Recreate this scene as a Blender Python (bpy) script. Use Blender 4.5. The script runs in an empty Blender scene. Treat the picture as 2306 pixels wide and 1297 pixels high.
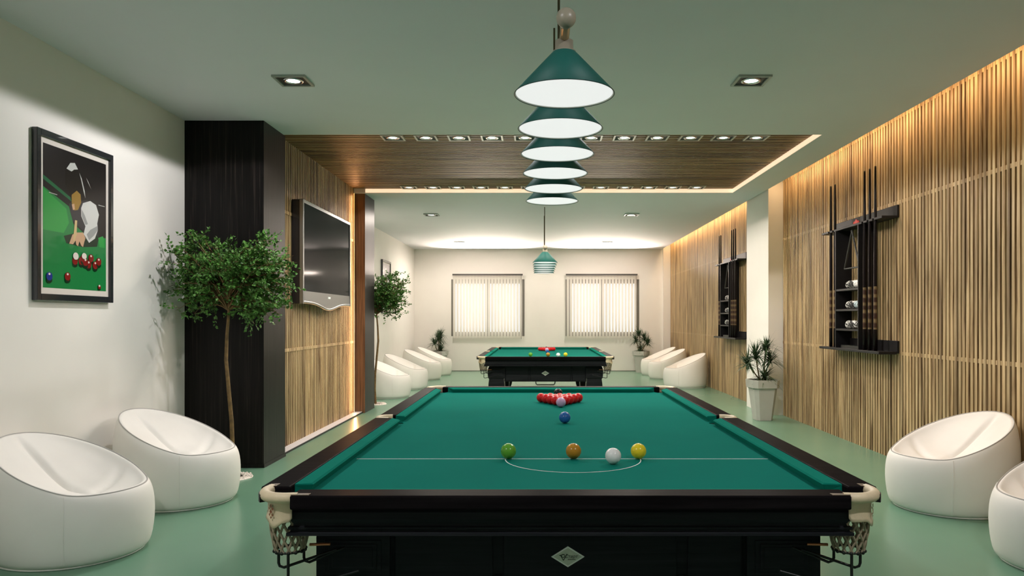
import bpy, bmesh, math, random
from mathutils import Vector, Matrix
random.seed(7)
PI = math.pi
S = bpy.context.scene
COL = S.collection
# ------------------------------------------------------------------ sizes of the room (metres)
EYE = 1.42          # camera height
H = 3.31            # ceiling
XL = -3.375         # white wall
XR = 3.70           # wall behind the slats
YB = 20.5           # far wall with the windows
Y0 = -2.6           # wall behind the camera
XS = 3.345          # ceiling edge along the light cove

# ================================================================== materials
def lin(c):
    c = c / 255.0
    return c / 12.92 if c <= 0.04045 else ((c + 0.055) / 1.055) ** 2.4
def rgb(r, g, b):
    return (lin(r), lin(g), lin(b), 1.0)
MATS = {}
def new_mat(name):
    m = bpy.data.materials.new(name); m.use_nodes = True
    nt = m.node_tree
    b = nt.nodes['Principled BSDF']
    MATS[name] = m
    return m, nt, b
def plain(name, col, rough=0.5, metal=0.0, spec=0.5, noise=0.0, scale=30.0, bump=0.0, bscale=80.0, coat=0.0):
    m, nt, b = new_mat(name)
    b.inputs['Base Color'].default_value = col
    b.inputs['Roughness'].default_value = rough
    b.inputs['Metallic'].default_value = metal
    b.inputs['Specular IOR Level'].default_value = spec
    b.inputs['Coat Weight'].default_value = coat
    tc = nt.nodes.new('ShaderNodeTexCoord')
    if noise > 0:
        n = nt.nodes.new('ShaderNodeTexNoise'); n.inputs['Scale'].default_value = scale; n.inputs['Detail'].default_value = 3
        nt.links.new(tc.outputs['Object'], n.inputs['Vector'])
        mp = nt.nodes.new('ShaderNodeMapRange')
        mp.inputs[1].default_value = 0.3; mp.inputs[2].default_value = 0.7
        mp.inputs[3].default_value = 1 - noise; mp.inputs[4].default_value = 1 + noise
        nt.links.new(n.outputs['Fac'], mp.inputs[0])
        mx = nt.nodes.new('ShaderNodeMix'); mx.data_type = 'RGBA'; mx.blend_type = 'MULTIPLY'
        mx.inputs[0].default_value = 1.0
        mx.inputs[6].default_value = col
        nt.links.new(mp.outputs[0], mx.inputs[7])
        nt.links.new(mx.outputs[2], b.inputs['Base Color'])
    if bump > 0:
        n2 = nt.nodes.new('ShaderNodeTexNoise'); n2.inputs['Scale'].default_value = bscale; n2.inputs['Detail'].default_value = 2
        nt.links.new(tc.outputs['Object'], n2.inputs['Vector'])
        bp = nt.nodes.new('ShaderNodeBump'); bp.inputs['Strength'].default_value = bump; bp.inputs['Distance'].default_value = 0.01
        nt.links.new(n2.outputs['Fac'], bp.inputs['Height'])
        nt.links.new(bp.outputs[0], b.inputs['Normal'])
    return m
def glow(name, col, strength):
    m, nt, b = new_mat(name)
    b.inputs['Base Color'].default_value = (0.8, 0.8, 0.8, 1)
    b.inputs['Emission Color'].default_value = col
    b.inputs['Emission Strength'].default_value = strength
    return m
def wood(name, axis, stops, rough=0.5, across=42.0, along=1.1, island=True, spec=0.4, bump=0.15, tint=0.25):
    """streaky grain running along one axis, with a random shade for each separate lath"""
    m, nt, b = new_mat(name)
    tc = nt.nodes.new('ShaderNodeTexCoord')
    mp = nt.nodes.new('ShaderNodeMapping')
    sc = [across, across, across]; sc[axis] = along
    mp.inputs['Scale'].default_value = sc
    nt.links.new(tc.outputs['Object'], mp.inputs['Vector'])
    vec = mp.outputs[0]
    geo = nt.nodes.new('ShaderNodeNewGeometry')
    if island:
        ml = nt.nodes.new('ShaderNodeMath'); ml.operation = 'MULTIPLY'; ml.inputs[1].default_value = 137.0
        nt.links.new(geo.outputs['Random Per Island'], ml.inputs[0])
        cb = nt.nodes.new('ShaderNodeCombineXYZ')
        for i in range(3): nt.links.new(ml.outputs[0], cb.inputs[i])
        va = nt.nodes.new('ShaderNodeVectorMath'); va.operation = 'ADD'
        nt.links.new(vec, va.inputs[0]); nt.links.new(cb.outputs[0], va.inputs[1])
        vec = va.outputs[0]
    n = nt.nodes.new('ShaderNodeTexNoise')
    n.inputs['Scale'].default_value = 1.0; n.inputs['Detail'].default_value = 4; n.inputs['Roughness'].default_value = 0.6
    n.inputs['Distortion'].default_value = 0.5
    nt.links.new(vec, n.inputs['Vector'])
    cr = nt.nodes.new('ShaderNodeValToRGB')
    el = cr.color_ramp.elements
    el[0].position, el[0].color = stops[0]
    el[1].position, el[1].color = stops[-1]
    for p, c in stops[1:-1]:
        e = el.new(p); e.color = c
    nt.links.new(n.outputs['Fac'], cr.inputs[0])
    out = cr.outputs[0]
    if island and tint > 0:
        mr = nt.nodes.new('ShaderNodeMapRange')
        mr.inputs[3].default_value = 1 - tint; mr.inputs[4].default_value = 1 + tint
        nt.links.new(geo.outputs['Random Per Island'], mr.inputs[0])
        mx = nt.nodes.new('ShaderNodeMix'); mx.data_type = 'RGBA'; mx.blend_type = 'MULTIPLY'; mx.inputs[0].default_value = 1
        nt.links.new(out, mx.inputs[6]); nt.links.new(mr.outputs[0], mx.inputs[7])
        out = mx.outputs[2]
    if island:
        m2 = nt.nodes.new('ShaderNodeMapping'); sc2 = [13.0]*3; sc2[axis] = 0.75; m2.inputs['Scale'].default_value = sc2
        nt.links.new(tc.outputs['Object'], m2.inputs['Vector'])
        n3 = nt.nodes.new('ShaderNodeTexNoise'); n3.inputs['Scale'].default_value = 1.0; n3.inputs['Detail'].default_value = 5; n3.inputs['Distortion'].default_value = 0.8
        nt.links.new(m2.outputs[0], n3.inputs['Vector'])
        r3 = nt.nodes.new('ShaderNodeValToRGB'); e3 = r3.color_ramp.elements
        e3[0].position = 0.34; e3[0].color = (0.38, 0.32, 0.26, 1); e3[1].position = 0.45; e3[1].color = (0.92, 0.91, 0.89, 1)
        e = e3.new(0.62); e.color = (1.12, 1.12, 1.10, 1)
        nt.links.new(n3.outputs['Fac'], r3.inputs[0])
        mx3 = nt.nodes.new('ShaderNodeMix'); mx3.data_type = 'RGBA'; mx3.blend_type = 'MULTIPLY'; mx3.inputs[0].default_value = 1
        nt.links.new(out, mx3.inputs[6]); nt.links.new(r3.outputs[0], mx3.inputs[7]); out = mx3.outputs[2]
    nt.links.new(out, b.inputs['Base Color'])
    b.inputs['Roughness'].default_value = rough
    b.inputs['Specular IOR Level'].default_value = spec
    if bump > 0:
        bp = nt.nodes.new('ShaderNodeBump'); bp.inputs['Strength'].default_value = bump; bp.inputs['Distance'].default_value = 0.004
        nt.links.new(n.outputs['Fac'], bp.inputs['Height'])
        nt.links.new(bp.outputs[0], b.inputs['Normal'])
    return m

OAK = [(0.30, (0.12, 0.070, 0.032, 1)), (0.40, (0.28, 0.178, 0.085, 1)), (0.52, (0.44, 0.315, 0.165, 1)), (0.72, (0.57, 0.435, 0.255, 1))]
OAKC = [(0.28, (0.07, 0.034, 0.012, 1)), (0.42, (0.20, 0.105, 0.038, 1)), (0.55, (0.33, 0.20, 0.085, 1)), (0.75, (0.46, 0.31, 0.15, 1))]
WENGE = [(0.36, (0.0022, 0.0019, 0.0017, 1)), (0.56, (0.0055, 0.0042, 0.0038, 1)), (0.74, (0.034, 0.026, 0.022, 1))]
BLACKW = [(0.30, (0.004, 0.0035, 0.004, 1)), (0.70, (0.012, 0.010, 0.011, 1))]
wood('oak_v', 2, OAK)
wood('oak_x', 0, OAKC, along=0.9)
wood('wenge', 2, WENGE, rough=0.38, across=85.0, along=1.3, island=False, spec=0.18, bump=0.25)
wood('brown_wood', 2, [(0.34, (0.09, 0.045, 0.022, 1)), (0.66, (0.22, 0.12, 0.062, 1))], rough=0.5, across=70.0, along=1.5, island=False, spec=0.25, bump=0.1)
wood('table_wood', 0, [(0.30, (0.0125, 0.0138, 0.0160, 1)), (0.70, (0.0240, 0.0250, 0.0285, 1))], rough=0.30, across=40.0, along=2.0, island=False, spec=0.05, bump=0.0)
wood('rail_wood', 0, BLACKW, rough=0.36, across=40.0, along=2.0, island=False, spec=0.004, bump=0.0)
plain('white_wall', (0.80, 0.77, 0.725, 1), 0.75, noise=0.012, scale=3, spec=0.2)
plain('white_ceiling', (0.755, 0.745, 0.775, 1), 0.8, noise=0.01, scale=2, spec=0.2)
plain('slot_white', (0.80, 0.77, 0.72, 1), 0.8, spec=0.2)
plain('grey_backing', (0.30, 0.31, 0.31, 1), 0.8, spec=0.2)
plain('floor_green', (0.137, 0.272, 0.184, 1), 0.26, noise=0.05, scale=0.9, bump=0.02, bscale=6, spec=0.42)
plain('black_gloss', (0.012, 0.012, 0.014, 1), 0.18)
plain('black_satin', (0.008, 0.0075, 0.0085, 1), 0.42, spec=0.25)
plain('dark_lining', (0.008, 0.007, 0.007, 1), 0.7)
plain('ledge_white', (0.66, 0.65, 0.68, 1), 0.4)
plain('felt', (0.0050, 0.158, 0.122, 1), 0.95, noise=0.06, scale=1.3, bump=0.06, bscale=900, spec=0.015)
plain('cushion_felt', (0.0050, 0.175, 0.128, 1), 0.95, noise=0.04, scale=9, bump=0.06, bscale=900, spec=0.015)
plain('chalk_white', (0.82, 0.86, 0.84, 1), 0.8)
plain('leather', (0.70, 0.57, 0.385, 1), 0.5, noise=0.06, scale=28, bump=0.08, bscale=120)
plain('leather_mark', (0.22, 0.07, 0.025, 1), 0.6)
plain('net_cord', (0.30, 0.245, 0.165, 1), 0.85, noise=0.15, scale=90)
plain('black_metal', (0.012, 0.014, 0.013, 1), 0.35, metal=0.5)
plain('copper', (0.55, 0.22, 0.10, 1), 0.35, metal=0.7)
plain('brass', (0.42, 0.34, 0.19, 1), 0.32, metal=0.9)
plain('old_brass', (0.12, 0.085, 0.048, 1), 0.5, metal=0.3)
plain('beige_enamel', (0.28, 0.25, 0.19, 1), 0.38)
plain('badge_silver', (0.58, 0.62, 0.51, 1), 0.5, metal=0.1, noise=0.06, scale=60)
plain('badge_edge', (0.85, 0.85, 0.82, 1), 0.35, metal=0.3)
plain('badge_ink', (0.018, 0.035, 0.018, 1), 0.6)
plain('shade_green', (0.006, 0.105, 0.088, 1), 0.55, noise=0.03, scale=6, spec=0.45)
plain('shade_rim', (0.006, 0.03, 0.026, 1), 0.4)
plain('fabric_white', (0.80, 0.775, 0.735, 1), 0.55, noise=0.02, scale=5, bump=0.05, bscale=14, spec=0.3)
plain('piping', (0.40, 0.385, 0.365, 1), 0.7)
plain('pot_white', (0.44, 0.435, 0.40, 1), 0.45, noise=0.03, scale=10)
plain('soil', (0.022, 0.015, 0.009, 1), 0.95, noise=0.4, scale=60)
plain('pebble', (0.66, 0.60, 0.54, 1), 0.6, noise=0.25, scale=60)
plain('bark', (0.145, 0.088, 0.028, 1), 0.75, noise=0.35, scale=26, bump=0.4, bscale=45)
plain('leaf_green', (0.070, 0.185, 0.030, 1), 0.45, noise=0.6, scale=16, spec=0.4)
plain('leaf_dark', (0.042, 0.085, 0.036, 1), 0.5, noise=0.35, scale=20)
plain('silver_bezel', (0.27, 0.28, 0.28, 1), 0.28, metal=0.85)
plain('tv_screen', (0.010, 0.012, 0.013, 1), 0.08, spec=0.012)
plain('tv_chin', (0.17, 0.17, 0.165, 1), 0.25, metal=0.6)
plain('frame_black', (0.020, 0.022, 0.026, 1), 0.16, coat=0.4)
plain('mat_board', (0.66, 0.61, 0.55, 1), 0.7)
plain('window_grey', (0.15, 0.142, 0.125, 1), 0.5)
plain('rail_black', (0.02, 0.018, 0.014, 1), 0.5)
plain('chrome', (0.62, 0.62, 0.62, 1), 0.16, metal=1.0)
plain('fixture_frame', (0.62, 0.58, 0.52, 1), 0.35, metal=0.3)
plain('ceiling_frame', (0.36, 0.39, 0.36, 1), 0.4, metal=0.2)
plain('fixture_dark', (0.010, 0.013, 0.012, 1), 0.4)
plain('cue_dark', (0.008, 0.005, 0.005, 1), 0.3, spec=0.15)
plain('triangle_wood', (0.03, 0.028, 0.024, 1), 0.5)
plain('red_enamel', (0.55, 0.022, 0.012, 1), 0.4)
plain('gold_enamel', (0.38, 0.24, 0.05, 1), 0.4)
glow('bulb', (1.0, 0.97, 0.92, 1), 7.0)
glow('bulb_row', (1.0, 0.97, 0.92, 1), 3.2)
glow('lamp_glass', (1.0, 0.955, 0.965, 1), 0.46)
glow('led_warm', (1.0, 0.42, 0.10, 1), 1.1)
glow('led_lip', (1.0, 0.68, 0.44, 1), 0.60)
BALLC = dict(red=(0.66, 0.008, 0.012), pink=(0.62, 0.38, 0.58), blue=(0.022, 0.115, 0.36), green=(0.11, 0.34, 0.03),
             brown=(0.42, 0.20, 0.018), white=(0.80, 0.78, 0.76), yellow=(0.78, 0.60, 0.025), black=(0.006, 0.006, 0.007))
for k, c in BALLC.items():
    plain('ball_' + k, (*c, 1), 0.22 if k != 'red' else 0.3, noise=0.01, scale=20, spec=0.35)
# cue butt with pale inlay rings
def cue_butt_mat():
    m, nt, b = new_mat('cue_butt')
    tc = nt.nodes.new('ShaderNodeTexCoord')
    w = nt.nodes.new('ShaderNodeTexWave'); w.wave_type = 'BANDS'; w.bands_direction = 'Z'
    w.inputs['Scale'].default_value = 3.6; w.inputs['Distortion'].default_value = 3.5; w.inputs['Detail'].default_value = 2
    nt.links.new(tc.outputs['Object'], w.inputs['Vector'])
    cr = nt.nodes.new('ShaderNodeValToRGB')
    cr.color_ramp.elements[0].position = 0.35; cr.color_ramp.elements[0].color = (0.035, 0.012, 0.006, 1)
    cr.color_ramp.elements[1].position = 0.9; cr.color_ramp.elements[1].color = (0.15, 0.10, 0.045, 1)
    nt.links.new(w.outputs['Fac'], cr.inputs[0]); nt.links.new(cr.outputs[0], b.inputs['Base Color'])
    b.inputs['Roughness'].default_value = 0.3
cue_butt_mat()
def roll_mat(name, light, dark, thr):
    m, nt, b = new_mat(name)
    tc = nt.nodes.new('ShaderNodeTexCoord')
    n = nt.nodes.new('ShaderNodeTexNoise'); n.inputs['Scale'].default_value = 17; n.inputs['Distortion'].default_value = 1.2
    nt.links.new(tc.outputs['Object'], n.inputs['Vector'])
    cr = nt.nodes.new('ShaderNodeValToRGB'); cr.color_ramp.interpolation = 'CONSTANT'
    cr.color_ramp.elements[0].color = dark; cr.color_ramp.elements[1].position = thr; cr.color_ramp.elements[1].color = light
    nt.links.new(n.outputs['Fac'], cr.inputs[0]); nt.links.new(cr.outputs[0], b.inputs['Base Color'])
    b.inputs['Roughness'].default_value = 0.8
roll_mat('roll_marked', (0.72, 0.71, 0.67, 1), (0.02, 0.02, 0.02, 1), 0.50)
roll_mat('roll_white', (0.74, 0.73, 0.70, 1), (0.10, 0.10, 0.10, 1), 0.36)
roll_mat('roll_blue', (0.42, 0.52, 0.54, 1), (0.05, 0.07, 0.08, 1), 0.38)
# window glass: thin clear pane
def pane_mat():
    m, nt, b = new_mat('pane_glass')
    nt.nodes.remove(b)
    out = nt.nodes['Material Output']
    t = nt.nodes.new('ShaderNodeBsdfTransparent'); g = nt.nodes.new('ShaderNodeBsdfGlossy'); g.inputs['Roughness'].default_value = 0.02
    mx = nt.nodes.new('ShaderNodeMixShader'); mx.inputs[0].default_value = 0.06
    nt.links.new(t.outputs[0], mx.inputs[1]); nt.links.new(g.outputs[0], mx.inputs[2]); nt.links.new(mx.outputs[0], out.inputs[0])
pane_mat()
def blind_mat():
    m, nt, b = new_mat('blind_fabric')
    nt.nodes.remove(b)
    out = nt.nodes['Material Output']
    d = nt.nodes.new('ShaderNodeBsdfDiffuse'); d.inputs[0].default_value = (0.84, 0.81, 0.75, 1)
    t = nt.nodes.new('ShaderNodeBsdfTranslucent'); t.inputs[0].default_value = (0.80, 0.76, 0.69, 1)
    mx = nt.nodes.new('ShaderNodeMixShader'); mx.inputs[0].default_value = 0.45
    nt.links.new(d.outputs[0], mx.inputs[1]); nt.links.new(t.outputs[0], mx.inputs[2]); nt.links.new(mx.outputs[0], out.inputs[0])
blind_mat()
PRINT = dict(p_dark=(16, 14, 18), p_hair=(6, 6, 7), p_hi=(190, 192, 188), p_rail=(24, 96, 60), p_green=(22, 122, 62), p_lite=(38, 150, 66),
             p_vest=(44, 44, 50), p_sleeve=(206, 206, 204), p_fold=(150, 152, 152), p_skin=(200, 160, 128), p_face=(150, 116, 48), p_cue=(205, 178, 130),
             p_red=(128, 16, 18), p_blue=(24, 44, 130), p_white=(226, 214, 206), p_shadow=(10, 40, 22))
for k, c in PRINT.items(): plain(k, rgb(*c), 0.3, spec=0.4)

# ================================================================== mesh builder
class MB:
    def __init__(s): s.v = []; s.f = []; s.m = []; s.sm = []
    def add(s, vs, fs, mat=0, smooth=False):
        o = len(s.v); s.v += [tuple(v) for v in vs]
        for f in fs: s.f.append([i + o for i in f]); s.m.append(mat); s.sm.append(smooth)
        return s
    def box(s, x0, x1, y0, y1, z0, z1, mat=0):
        vs = [(x0,y0,z0),(x1,y0,z0),(x1,y1,z0),(x0,y1,z0),(x0,y0,z1),(x1,y0,z1),(x1,y1,z1),(x0,y1,z1)]
        return s.add(vs, [(0,3,2,1),(4,5,6,7),(0,1,5,4),(1,2,6,5),(2,3,7,6),(3,0,4,7)], mat)
    def prism(s, pts, z0, z1, mat=0, axis=2, smooth=False):
        """polygon (counter-clockwise) in the plane across `axis`, extruded along it"""
        n = len(pts)
        def mk(p, z):
            if axis == 2: return (p[0], p[1], z)
            if axis == 1: return (p[0], z, p[1])
            return (z, p[0], p[1])
        vs = [mk(p, z0) for p in pts] + [mk(p, z1) for p in pts]
        s.add(vs, [tuple(range(n))[::-1], tuple(range(n, 2*n))], mat)
        o = len(s.v) - 2*n
        for i in range(n):
            j = (i + 1) % n
            s.f.append([o+i, o+j, o+n+j, o+n+i]); s.m.append(mat); s.sm.append(smooth)
        return s
    def hexa(s, bot, top, mat=0):
        """solid between two quads given in the same turning order"""
        return s.add(list(bot) + list(top), [(0,3,2,1),(4,5,6,7),(0,1,5,4),(1,2,6,5),(2,3,7,6),(3,0,4,7)], mat)
    def tube(s, pts, r, n=8, mat=0, closed=False, caps=True):
        pts = [Vector(p) for p in pts]; N = len(pts)
        rs = r if isinstance(r, (list, tuple)) else [r] * N
        rings = []; prev = None
        for i, p in enumerate(pts):
            if closed: t = (pts[(i+1) % N] - pts[i-1])
            else: t = pts[min(i+1, N-1)] - pts[max(i-1, 0)]
            if t.length < 1e-9: t = Vector((0,0,1))
            t.normalize()
            if prev is None:
                a = Vector((0,0,1)) if abs(t.z) < 0.9 else Vector((1,0,0))
                u = t.cross(a).normalized()
            else:
                u = (prev - t * prev.dot(t))
                u = u.normalized() if u.length > 1e-6 else t.cross(Vector((0,0,1))).normalized()
            prev = u; w = t.cross(u)
            rings.append([p + (u*math.cos(2*PI*k/n) + w*math.sin(2*PI*k/n)) * rs[i] for k in range(n)])
        vs = [q for ring in rings for q in ring]; fs = []
        M = N if closed else N - 1
        for i in range(M):
            j = (i + 1) % N
            for k in range(n):
                l = (k + 1) % n
                fs.append((i*n+k, i*n+l, j*n+l, j*n+k))
        s.add(vs, fs, mat, True)
        if not closed and caps:
            s.add(rings[0], [tuple(range(n))[::-1]], mat); s.add(rings[-1], [tuple(range(n))], mat)
        return s
    def lathe(s, prof, n=32, c=(0,0,0), mat=0, mats=None, smooth=True, axis=2):
        vs = []
        for (r, z) in prof:
            for k in range(n):
                a = 2*PI*k/n
                p = (r*math.cos(a), r*math.sin(a), z)
                if axis == 1: p = (p[0], p[2], p[1])
                if axis == 0: p = (p[2], p[0], p[1])
                vs.append((c[0]+p[0], c[1]+p[1], c[2]+p[2]))
        o = len(s.v); s.v += vs
        for i in range(len(prof)-1):
            for k in range(n):
                l = (k+1) % n
                s.f.append([o+i*n+k, o+i*n+l, o+(i+1)*n+l, o+(i+1)*n+k]); s.m.append(mats[i] if mats else mat); s.sm.append(smooth)
        return s
    def sphere(s, c, r, n=20, m=12, mat=0):
        return s.lathe([(max(1e-5, r*math.sin(PI*i/m)), -r*math.cos(PI*i/m)) for i in range(m+1)], n, c, mat)
    def disc(s, c, r, n=32, mat=0, down=True):
        vs = [(c[0]+r*math.cos(2*PI*k/n), c[1]+r*math.sin(2*PI*k/n), c[2]) for k in range(n)]
        return s.add(vs, [tuple(range(n))[::-1] if down else tuple(range(n))], mat)
    def sweep_rect(s, a, b, prof, mat=0):
        """profile of (outward offset, height) swept round a rectangle of half sizes a, b with mitred corners"""
        n = len(prof); vs = []
        for (sx, sy) in ((-1,-1),(1,-1),(1,1),(-1,1)):
            for (d, z) in prof: vs.append((sx*(a+d), sy*(b+d), z))
        fs = []
        for k in range(4):
            l = (k+1) % 4
            for i in range(n-1): fs.append((k*n+i, l*n+i, l*n+i+1, k*n+i+1))
        return s.add(vs, fs, mat)
    def build(s, name, mats, parent=None, loc=(0,0,0), bevel=0.0, subsurf=0, fix=False):
        me = bpy.data.meshes.new(name)
        me.from_pydata(s.v, [], s.f); me.update()
        for x in (mats if isinstance(mats, (list, tuple)) else [mats]): me.materials.append(MATS[x])
        me.polygons.foreach_set('material_index', s.m)
        me.polygons.foreach_set('use_smooth', s.sm)
        if fix:
            bm = bmesh.new(); bm.from_mesh(me)
            bmesh.ops.remove_doubles(bm, verts=bm.verts, dist=1e-5)
            bmesh.ops.recalc_face_normals(bm, faces=bm.faces)
            bm.to_mesh(me); bm.free()
        me.update()
        o = bpy.data.objects.new(name, me); COL.objects.link(o)
        o.location = loc
        if parent: o.parent = parent
        if bevel > 0:
            md = o.modifiers.new('edge', 'BEVEL'); md.width = bevel; md.segments = 2; md.limit_method = 'ANGLE'; md.angle_limit = math.radians(40)
        if subsurf:
            md = o.modifiers.new('smooth', 'SUBSURF'); md.levels = subsurf; md.render_levels = subsurf
        return o
def tag(o, label=None, cat=None, group=None, kind=None):
    if label: o['label'] = label
    if cat: o['category'] = cat
    if group: o['group'] = group
    if kind: o['kind'] = kind
    return o
def thing(name, label, cat, loc=(0,0,0), rz=0, group=None):
    o = bpy.data.objects.new(name, None); COL.objects.link(o)
    o.empty_display_size = 0.1
    o.location = loc; o.rotation_euler = (0, 0, rz)
    return tag(o, label, cat, group)
def struct(mb, name, mats, **k):
    o = mb.build(name, mats, **k); o['kind'] = 'structure'; return o
KIDS = {}
def dup(root, loc, rz=0.0, label=None, group=None, scale=None):
    r = root.copy(); COL.objects.link(r); r.location = loc; r.rotation_euler = (0, 0, rz)
    if scale: r.scale = scale
    if label: r['label'] = label
    if group: r['group'] = group
    for ch in root.children:
        c = ch.copy(); COL.objects.link(c); c.parent = r
        for g in ch.children:
            d = g.copy(); COL.objects.link(d); d.parent = c
    return r
def area(name, loc, rot, sx, sy, energy, col):
    l = bpy.data.lights.new(name, 'AREA'); l.shape = 'RECTANGLE'; l.size = sx; l.size_y = sy; l.energy = energy; l.color = col
    o = bpy.data.objects.new(name, l); COL.objects.link(o); o.location = loc; o.rotation_euler = rot
    return o
def square_beam(name, loc, energy, cut, col=(1.0, 0.89, 0.78), soft=(0.03, 0.05)):
    """bulb behind a square baffle: the beam ends along straight lines, cut = rise per metre at the baffle edge"""
    l = bpy.data.lights.new(name, 'POINT'); l.energy = energy; l.shadow_soft_size = 0.045; l.color = col
    l.use_nodes = True; nt = l.node_tree
    em = nt.nodes['Emission']
    tc = nt.nodes.new('ShaderNodeTexCoord'); sp = nt.nodes.new('ShaderNodeSeparateXYZ'); nt.links.new(tc.outputs['Normal'], sp.inputs[0])
    def mth(op, x, y=None, v=None):
        n = nt.nodes.new('ShaderNodeMath'); n.operation = op; nt.links.new(x, n.inputs[0])
        if y is not None: nt.links.new(y, n.inputs[1])
        if v is not None: n.inputs[1].default_value = v
        return n.outputs[0]
    mx = mth('MAXIMUM', mth('ABSOLUTE', sp.outputs[0]), mth('ABSOLUTE', sp.outputs[1]))
    q = mth('DIVIDE', mth('MULTIPLY', sp.outputs[2], v=-1.0), mth('MAXIMUM', mx, v=1e-4))
    mr = nt.nodes.new('ShaderNodeMapRange'); mr.interpolation_type = 'SMOOTHSTEP'
    mr.inputs[1].default_value = cut - soft[0]; mr.inputs[2].default_value = cut + soft[1]
    nt.links.new(q, mr.inputs[0]); nt.links.new(mr.outputs[0], em.inputs['Strength'])
    o = bpy.data.objects.new(name, l); COL.objects.link(o); o.location = loc
    return o
ORD = ['first','second','third','fourth','fifth','sixth','seventh','eighth','ninth','tenth','eleventh','twelfth','thirteenth']

# ================================================================== room
m = MB(); m.box(XL-0.2, XR+0.2, Y0-0.2, YB+0.25, -0.2, 0.0); struct(m, 'floor', 'floor_green')
m = MB(); m.box(XL-0.2, XL, Y0, YB, 0, H+0.4); struct(m, 'wall_left', 'white_wall')
m = MB(); m.box(XR, XR+0.2, Y0, YB, 0, H+0.4); struct(m, 'wall_right', 'grey_backing')
m = MB(); m.box(XL-0.2, XR+0.2, Y0-0.2, Y0, 0, H+0.4); struct(m, 'wall_front', 'white_wall')
WIN = [(-2.375, -0.385), (0.735, 2.735)]
WZ0, WZ1 = 0.95, 2.495
m = MB()
m.box(XL, XR, YB, YB+0.25, 0, WZ0); m.box(XL, XR, YB, YB+0.25, WZ1, H+0.4)
m.box(XL, WIN[0][0], YB, YB+0.25, WZ0, WZ1); m.box(WIN[0][1], WIN[1][0], YB, YB+0.25, WZ0, WZ1); m.box(WIN[1][1], XR, YB, YB+0.25, WZ0, WZ1)
struct(m, 'wall_back', 'white_wall')
m = MB(); m.box(XL, 3.37, YB-0.012, YB-0.001, 0, 0.018); struct(m, 'baseboard_back', 'window_grey')
# ceiling: flat slab with a shallow recess over the middle of the room and an open slot along the slatted wall
RY0, RY1, RX1, RISE = 7.75, 11.33, 2.91, 0.062
m = MB()
m.box(XL, XS, Y0, RY0, H, H+0.3); m.box(XL, XS, RY1, YB, H, H+0.3)
m.box(RX1, XS, RY0, RY1, H, H+0.3); m.box(XL, RX1, RY0, RY1, H+RISE+0.03, H+0.3)
m.box(XS, XR, Y0, YB, H+0.22, H+0.3)
struct(m, 'ceiling', 'white_ceiling')
# dark clad columns at the white wall and light pillars at the slatted wall
def tagged_struct(m, name, mats, label, **k):
    o = struct(m, name, mats, **k); o['label'] = label; return o
m = MB(); m.box(XL, -2.62, 7.195, 7.80, 0.0, H); m.box(XL, -2.613, 7.188, 7.806, 0.0, 0.035)
tagged_struct(m, 'trim_1', 'wenge', 'dark wood clad column behind the nearer indoor tree')
m = MB(); m.box(XL, -2.62, 11.39, 12.04, 0.0, H); m.m[2] = 1  # front face takes a browner wood colour than the other faces
tagged_struct(m, 'trim_2', ['wenge', 'brown_wood'], 'dark wood clad column past the television')
m = MB(); m.box(3.39, XR, 11.14, 12.30, 0, H+0.22)
tagged_struct(m, 'trim_3', 'white_wall', 'white pillar behind the potted plant between the slatted panels')
m = MB(); m.box(3.37, XR, 20.42, YB, 0, H+0.22)
tagged_struct(m, 'trim_4', 'white_wall', 'white pilaster in the far corner by the slatted wall')

# ------------------------------------------------------------------ slatted cladding
def slats_y(x0, x1, y0, y1, z0, z1, pitch=0.061, w=0.036):
    m = MB(); y = y0
    while y + w <= y1 + 1e-6:
        m.box(x0, x1, y, y+w, z0, z1); y += pitch
    return m
def slat_wall(name, label, x, side, y0, y1, z0, z1, rails):
    """x = face of the slats; side = +1 when the wall lies at greater x"""
    t = thing(name, label, 'wall panel', (x, y0, z0))
    d = 0.018 * side
    a, b = sorted((0.0, d))
    slats_y(a, b, 0, y1-y0, 0, z1-z0).build('slat_screen', 'oak_v', t)
    for zr in rails:
        a, b = sorted(((0.003 if side > 0 else 0.005)*1.0, d + 0.02*side))
        r = MB(); r.box(a, b, 0, y1-y0, zr-0.018-z0, zr+0.018-z0); r.build('batten', 'oak_v', t)
    return t
slat_wall('slat_panel', 'upright oak slat panel holding the nearer cue rack', 3.60, 1, 1.5, 11.135, 0.0, 3.49, (1.075, 2.588, 3.44))
slat_wall('slat_panel', 'upright oak slat panel holding the farther cue rack', 3.56, 1, 12.305, 20.41, 0.0, 3.49, (1.075, 2.588, 3.44))
slat_wall('slat_panel', 'upright oak slat panel behind the television between the dark columns', -2.77, -1, 7.83, 11.35, 0.022, H+RISE, (1.075, 2.588))
# backing wall and plinth of the television niche
m = MB(); m.box(XL, -2.83, 7.80, 11.39, 0.0, H+RISE+0.02); tagged_struct(m, 'wall_niche', 'grey_backing', 'shallow wall behind the slats that carry the television')
t = thing('plinth', 'low black plinth with white top under the television slats', 'plinth', (0,0,0))
m = MB(); m.box(-2.83, -2.655, 7.803, 11.387, 0, 0.018); m.build('plinth_body', 'black_satin', t)
m = MB(); m.box(-2.825, -2.662, 7.81, 11.38, 0.018, 0.022); m.build('plinth_top', 'ledge_white', t)
# ceiling lath panel
t = thing('slat_panel', 'ceiling panel of oak laths inside the recess', 'ceiling panel', (0, RY0, H+RISE))
m = MB(); y = 0.0
while y < RY1 - RY0 - 0.05:
    m.box(-2.83, RX1-0.003, y, y+0.050, -0.0, 0.02); y += 0.078
m.build('lath_screen', 'oak_x', t)
m = MB(); m.box(-2.83, RX1-0.003, 0, RY1-RY0, 0.0205, 0.028); m.build('backing', 'dark_lining', t)
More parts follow.
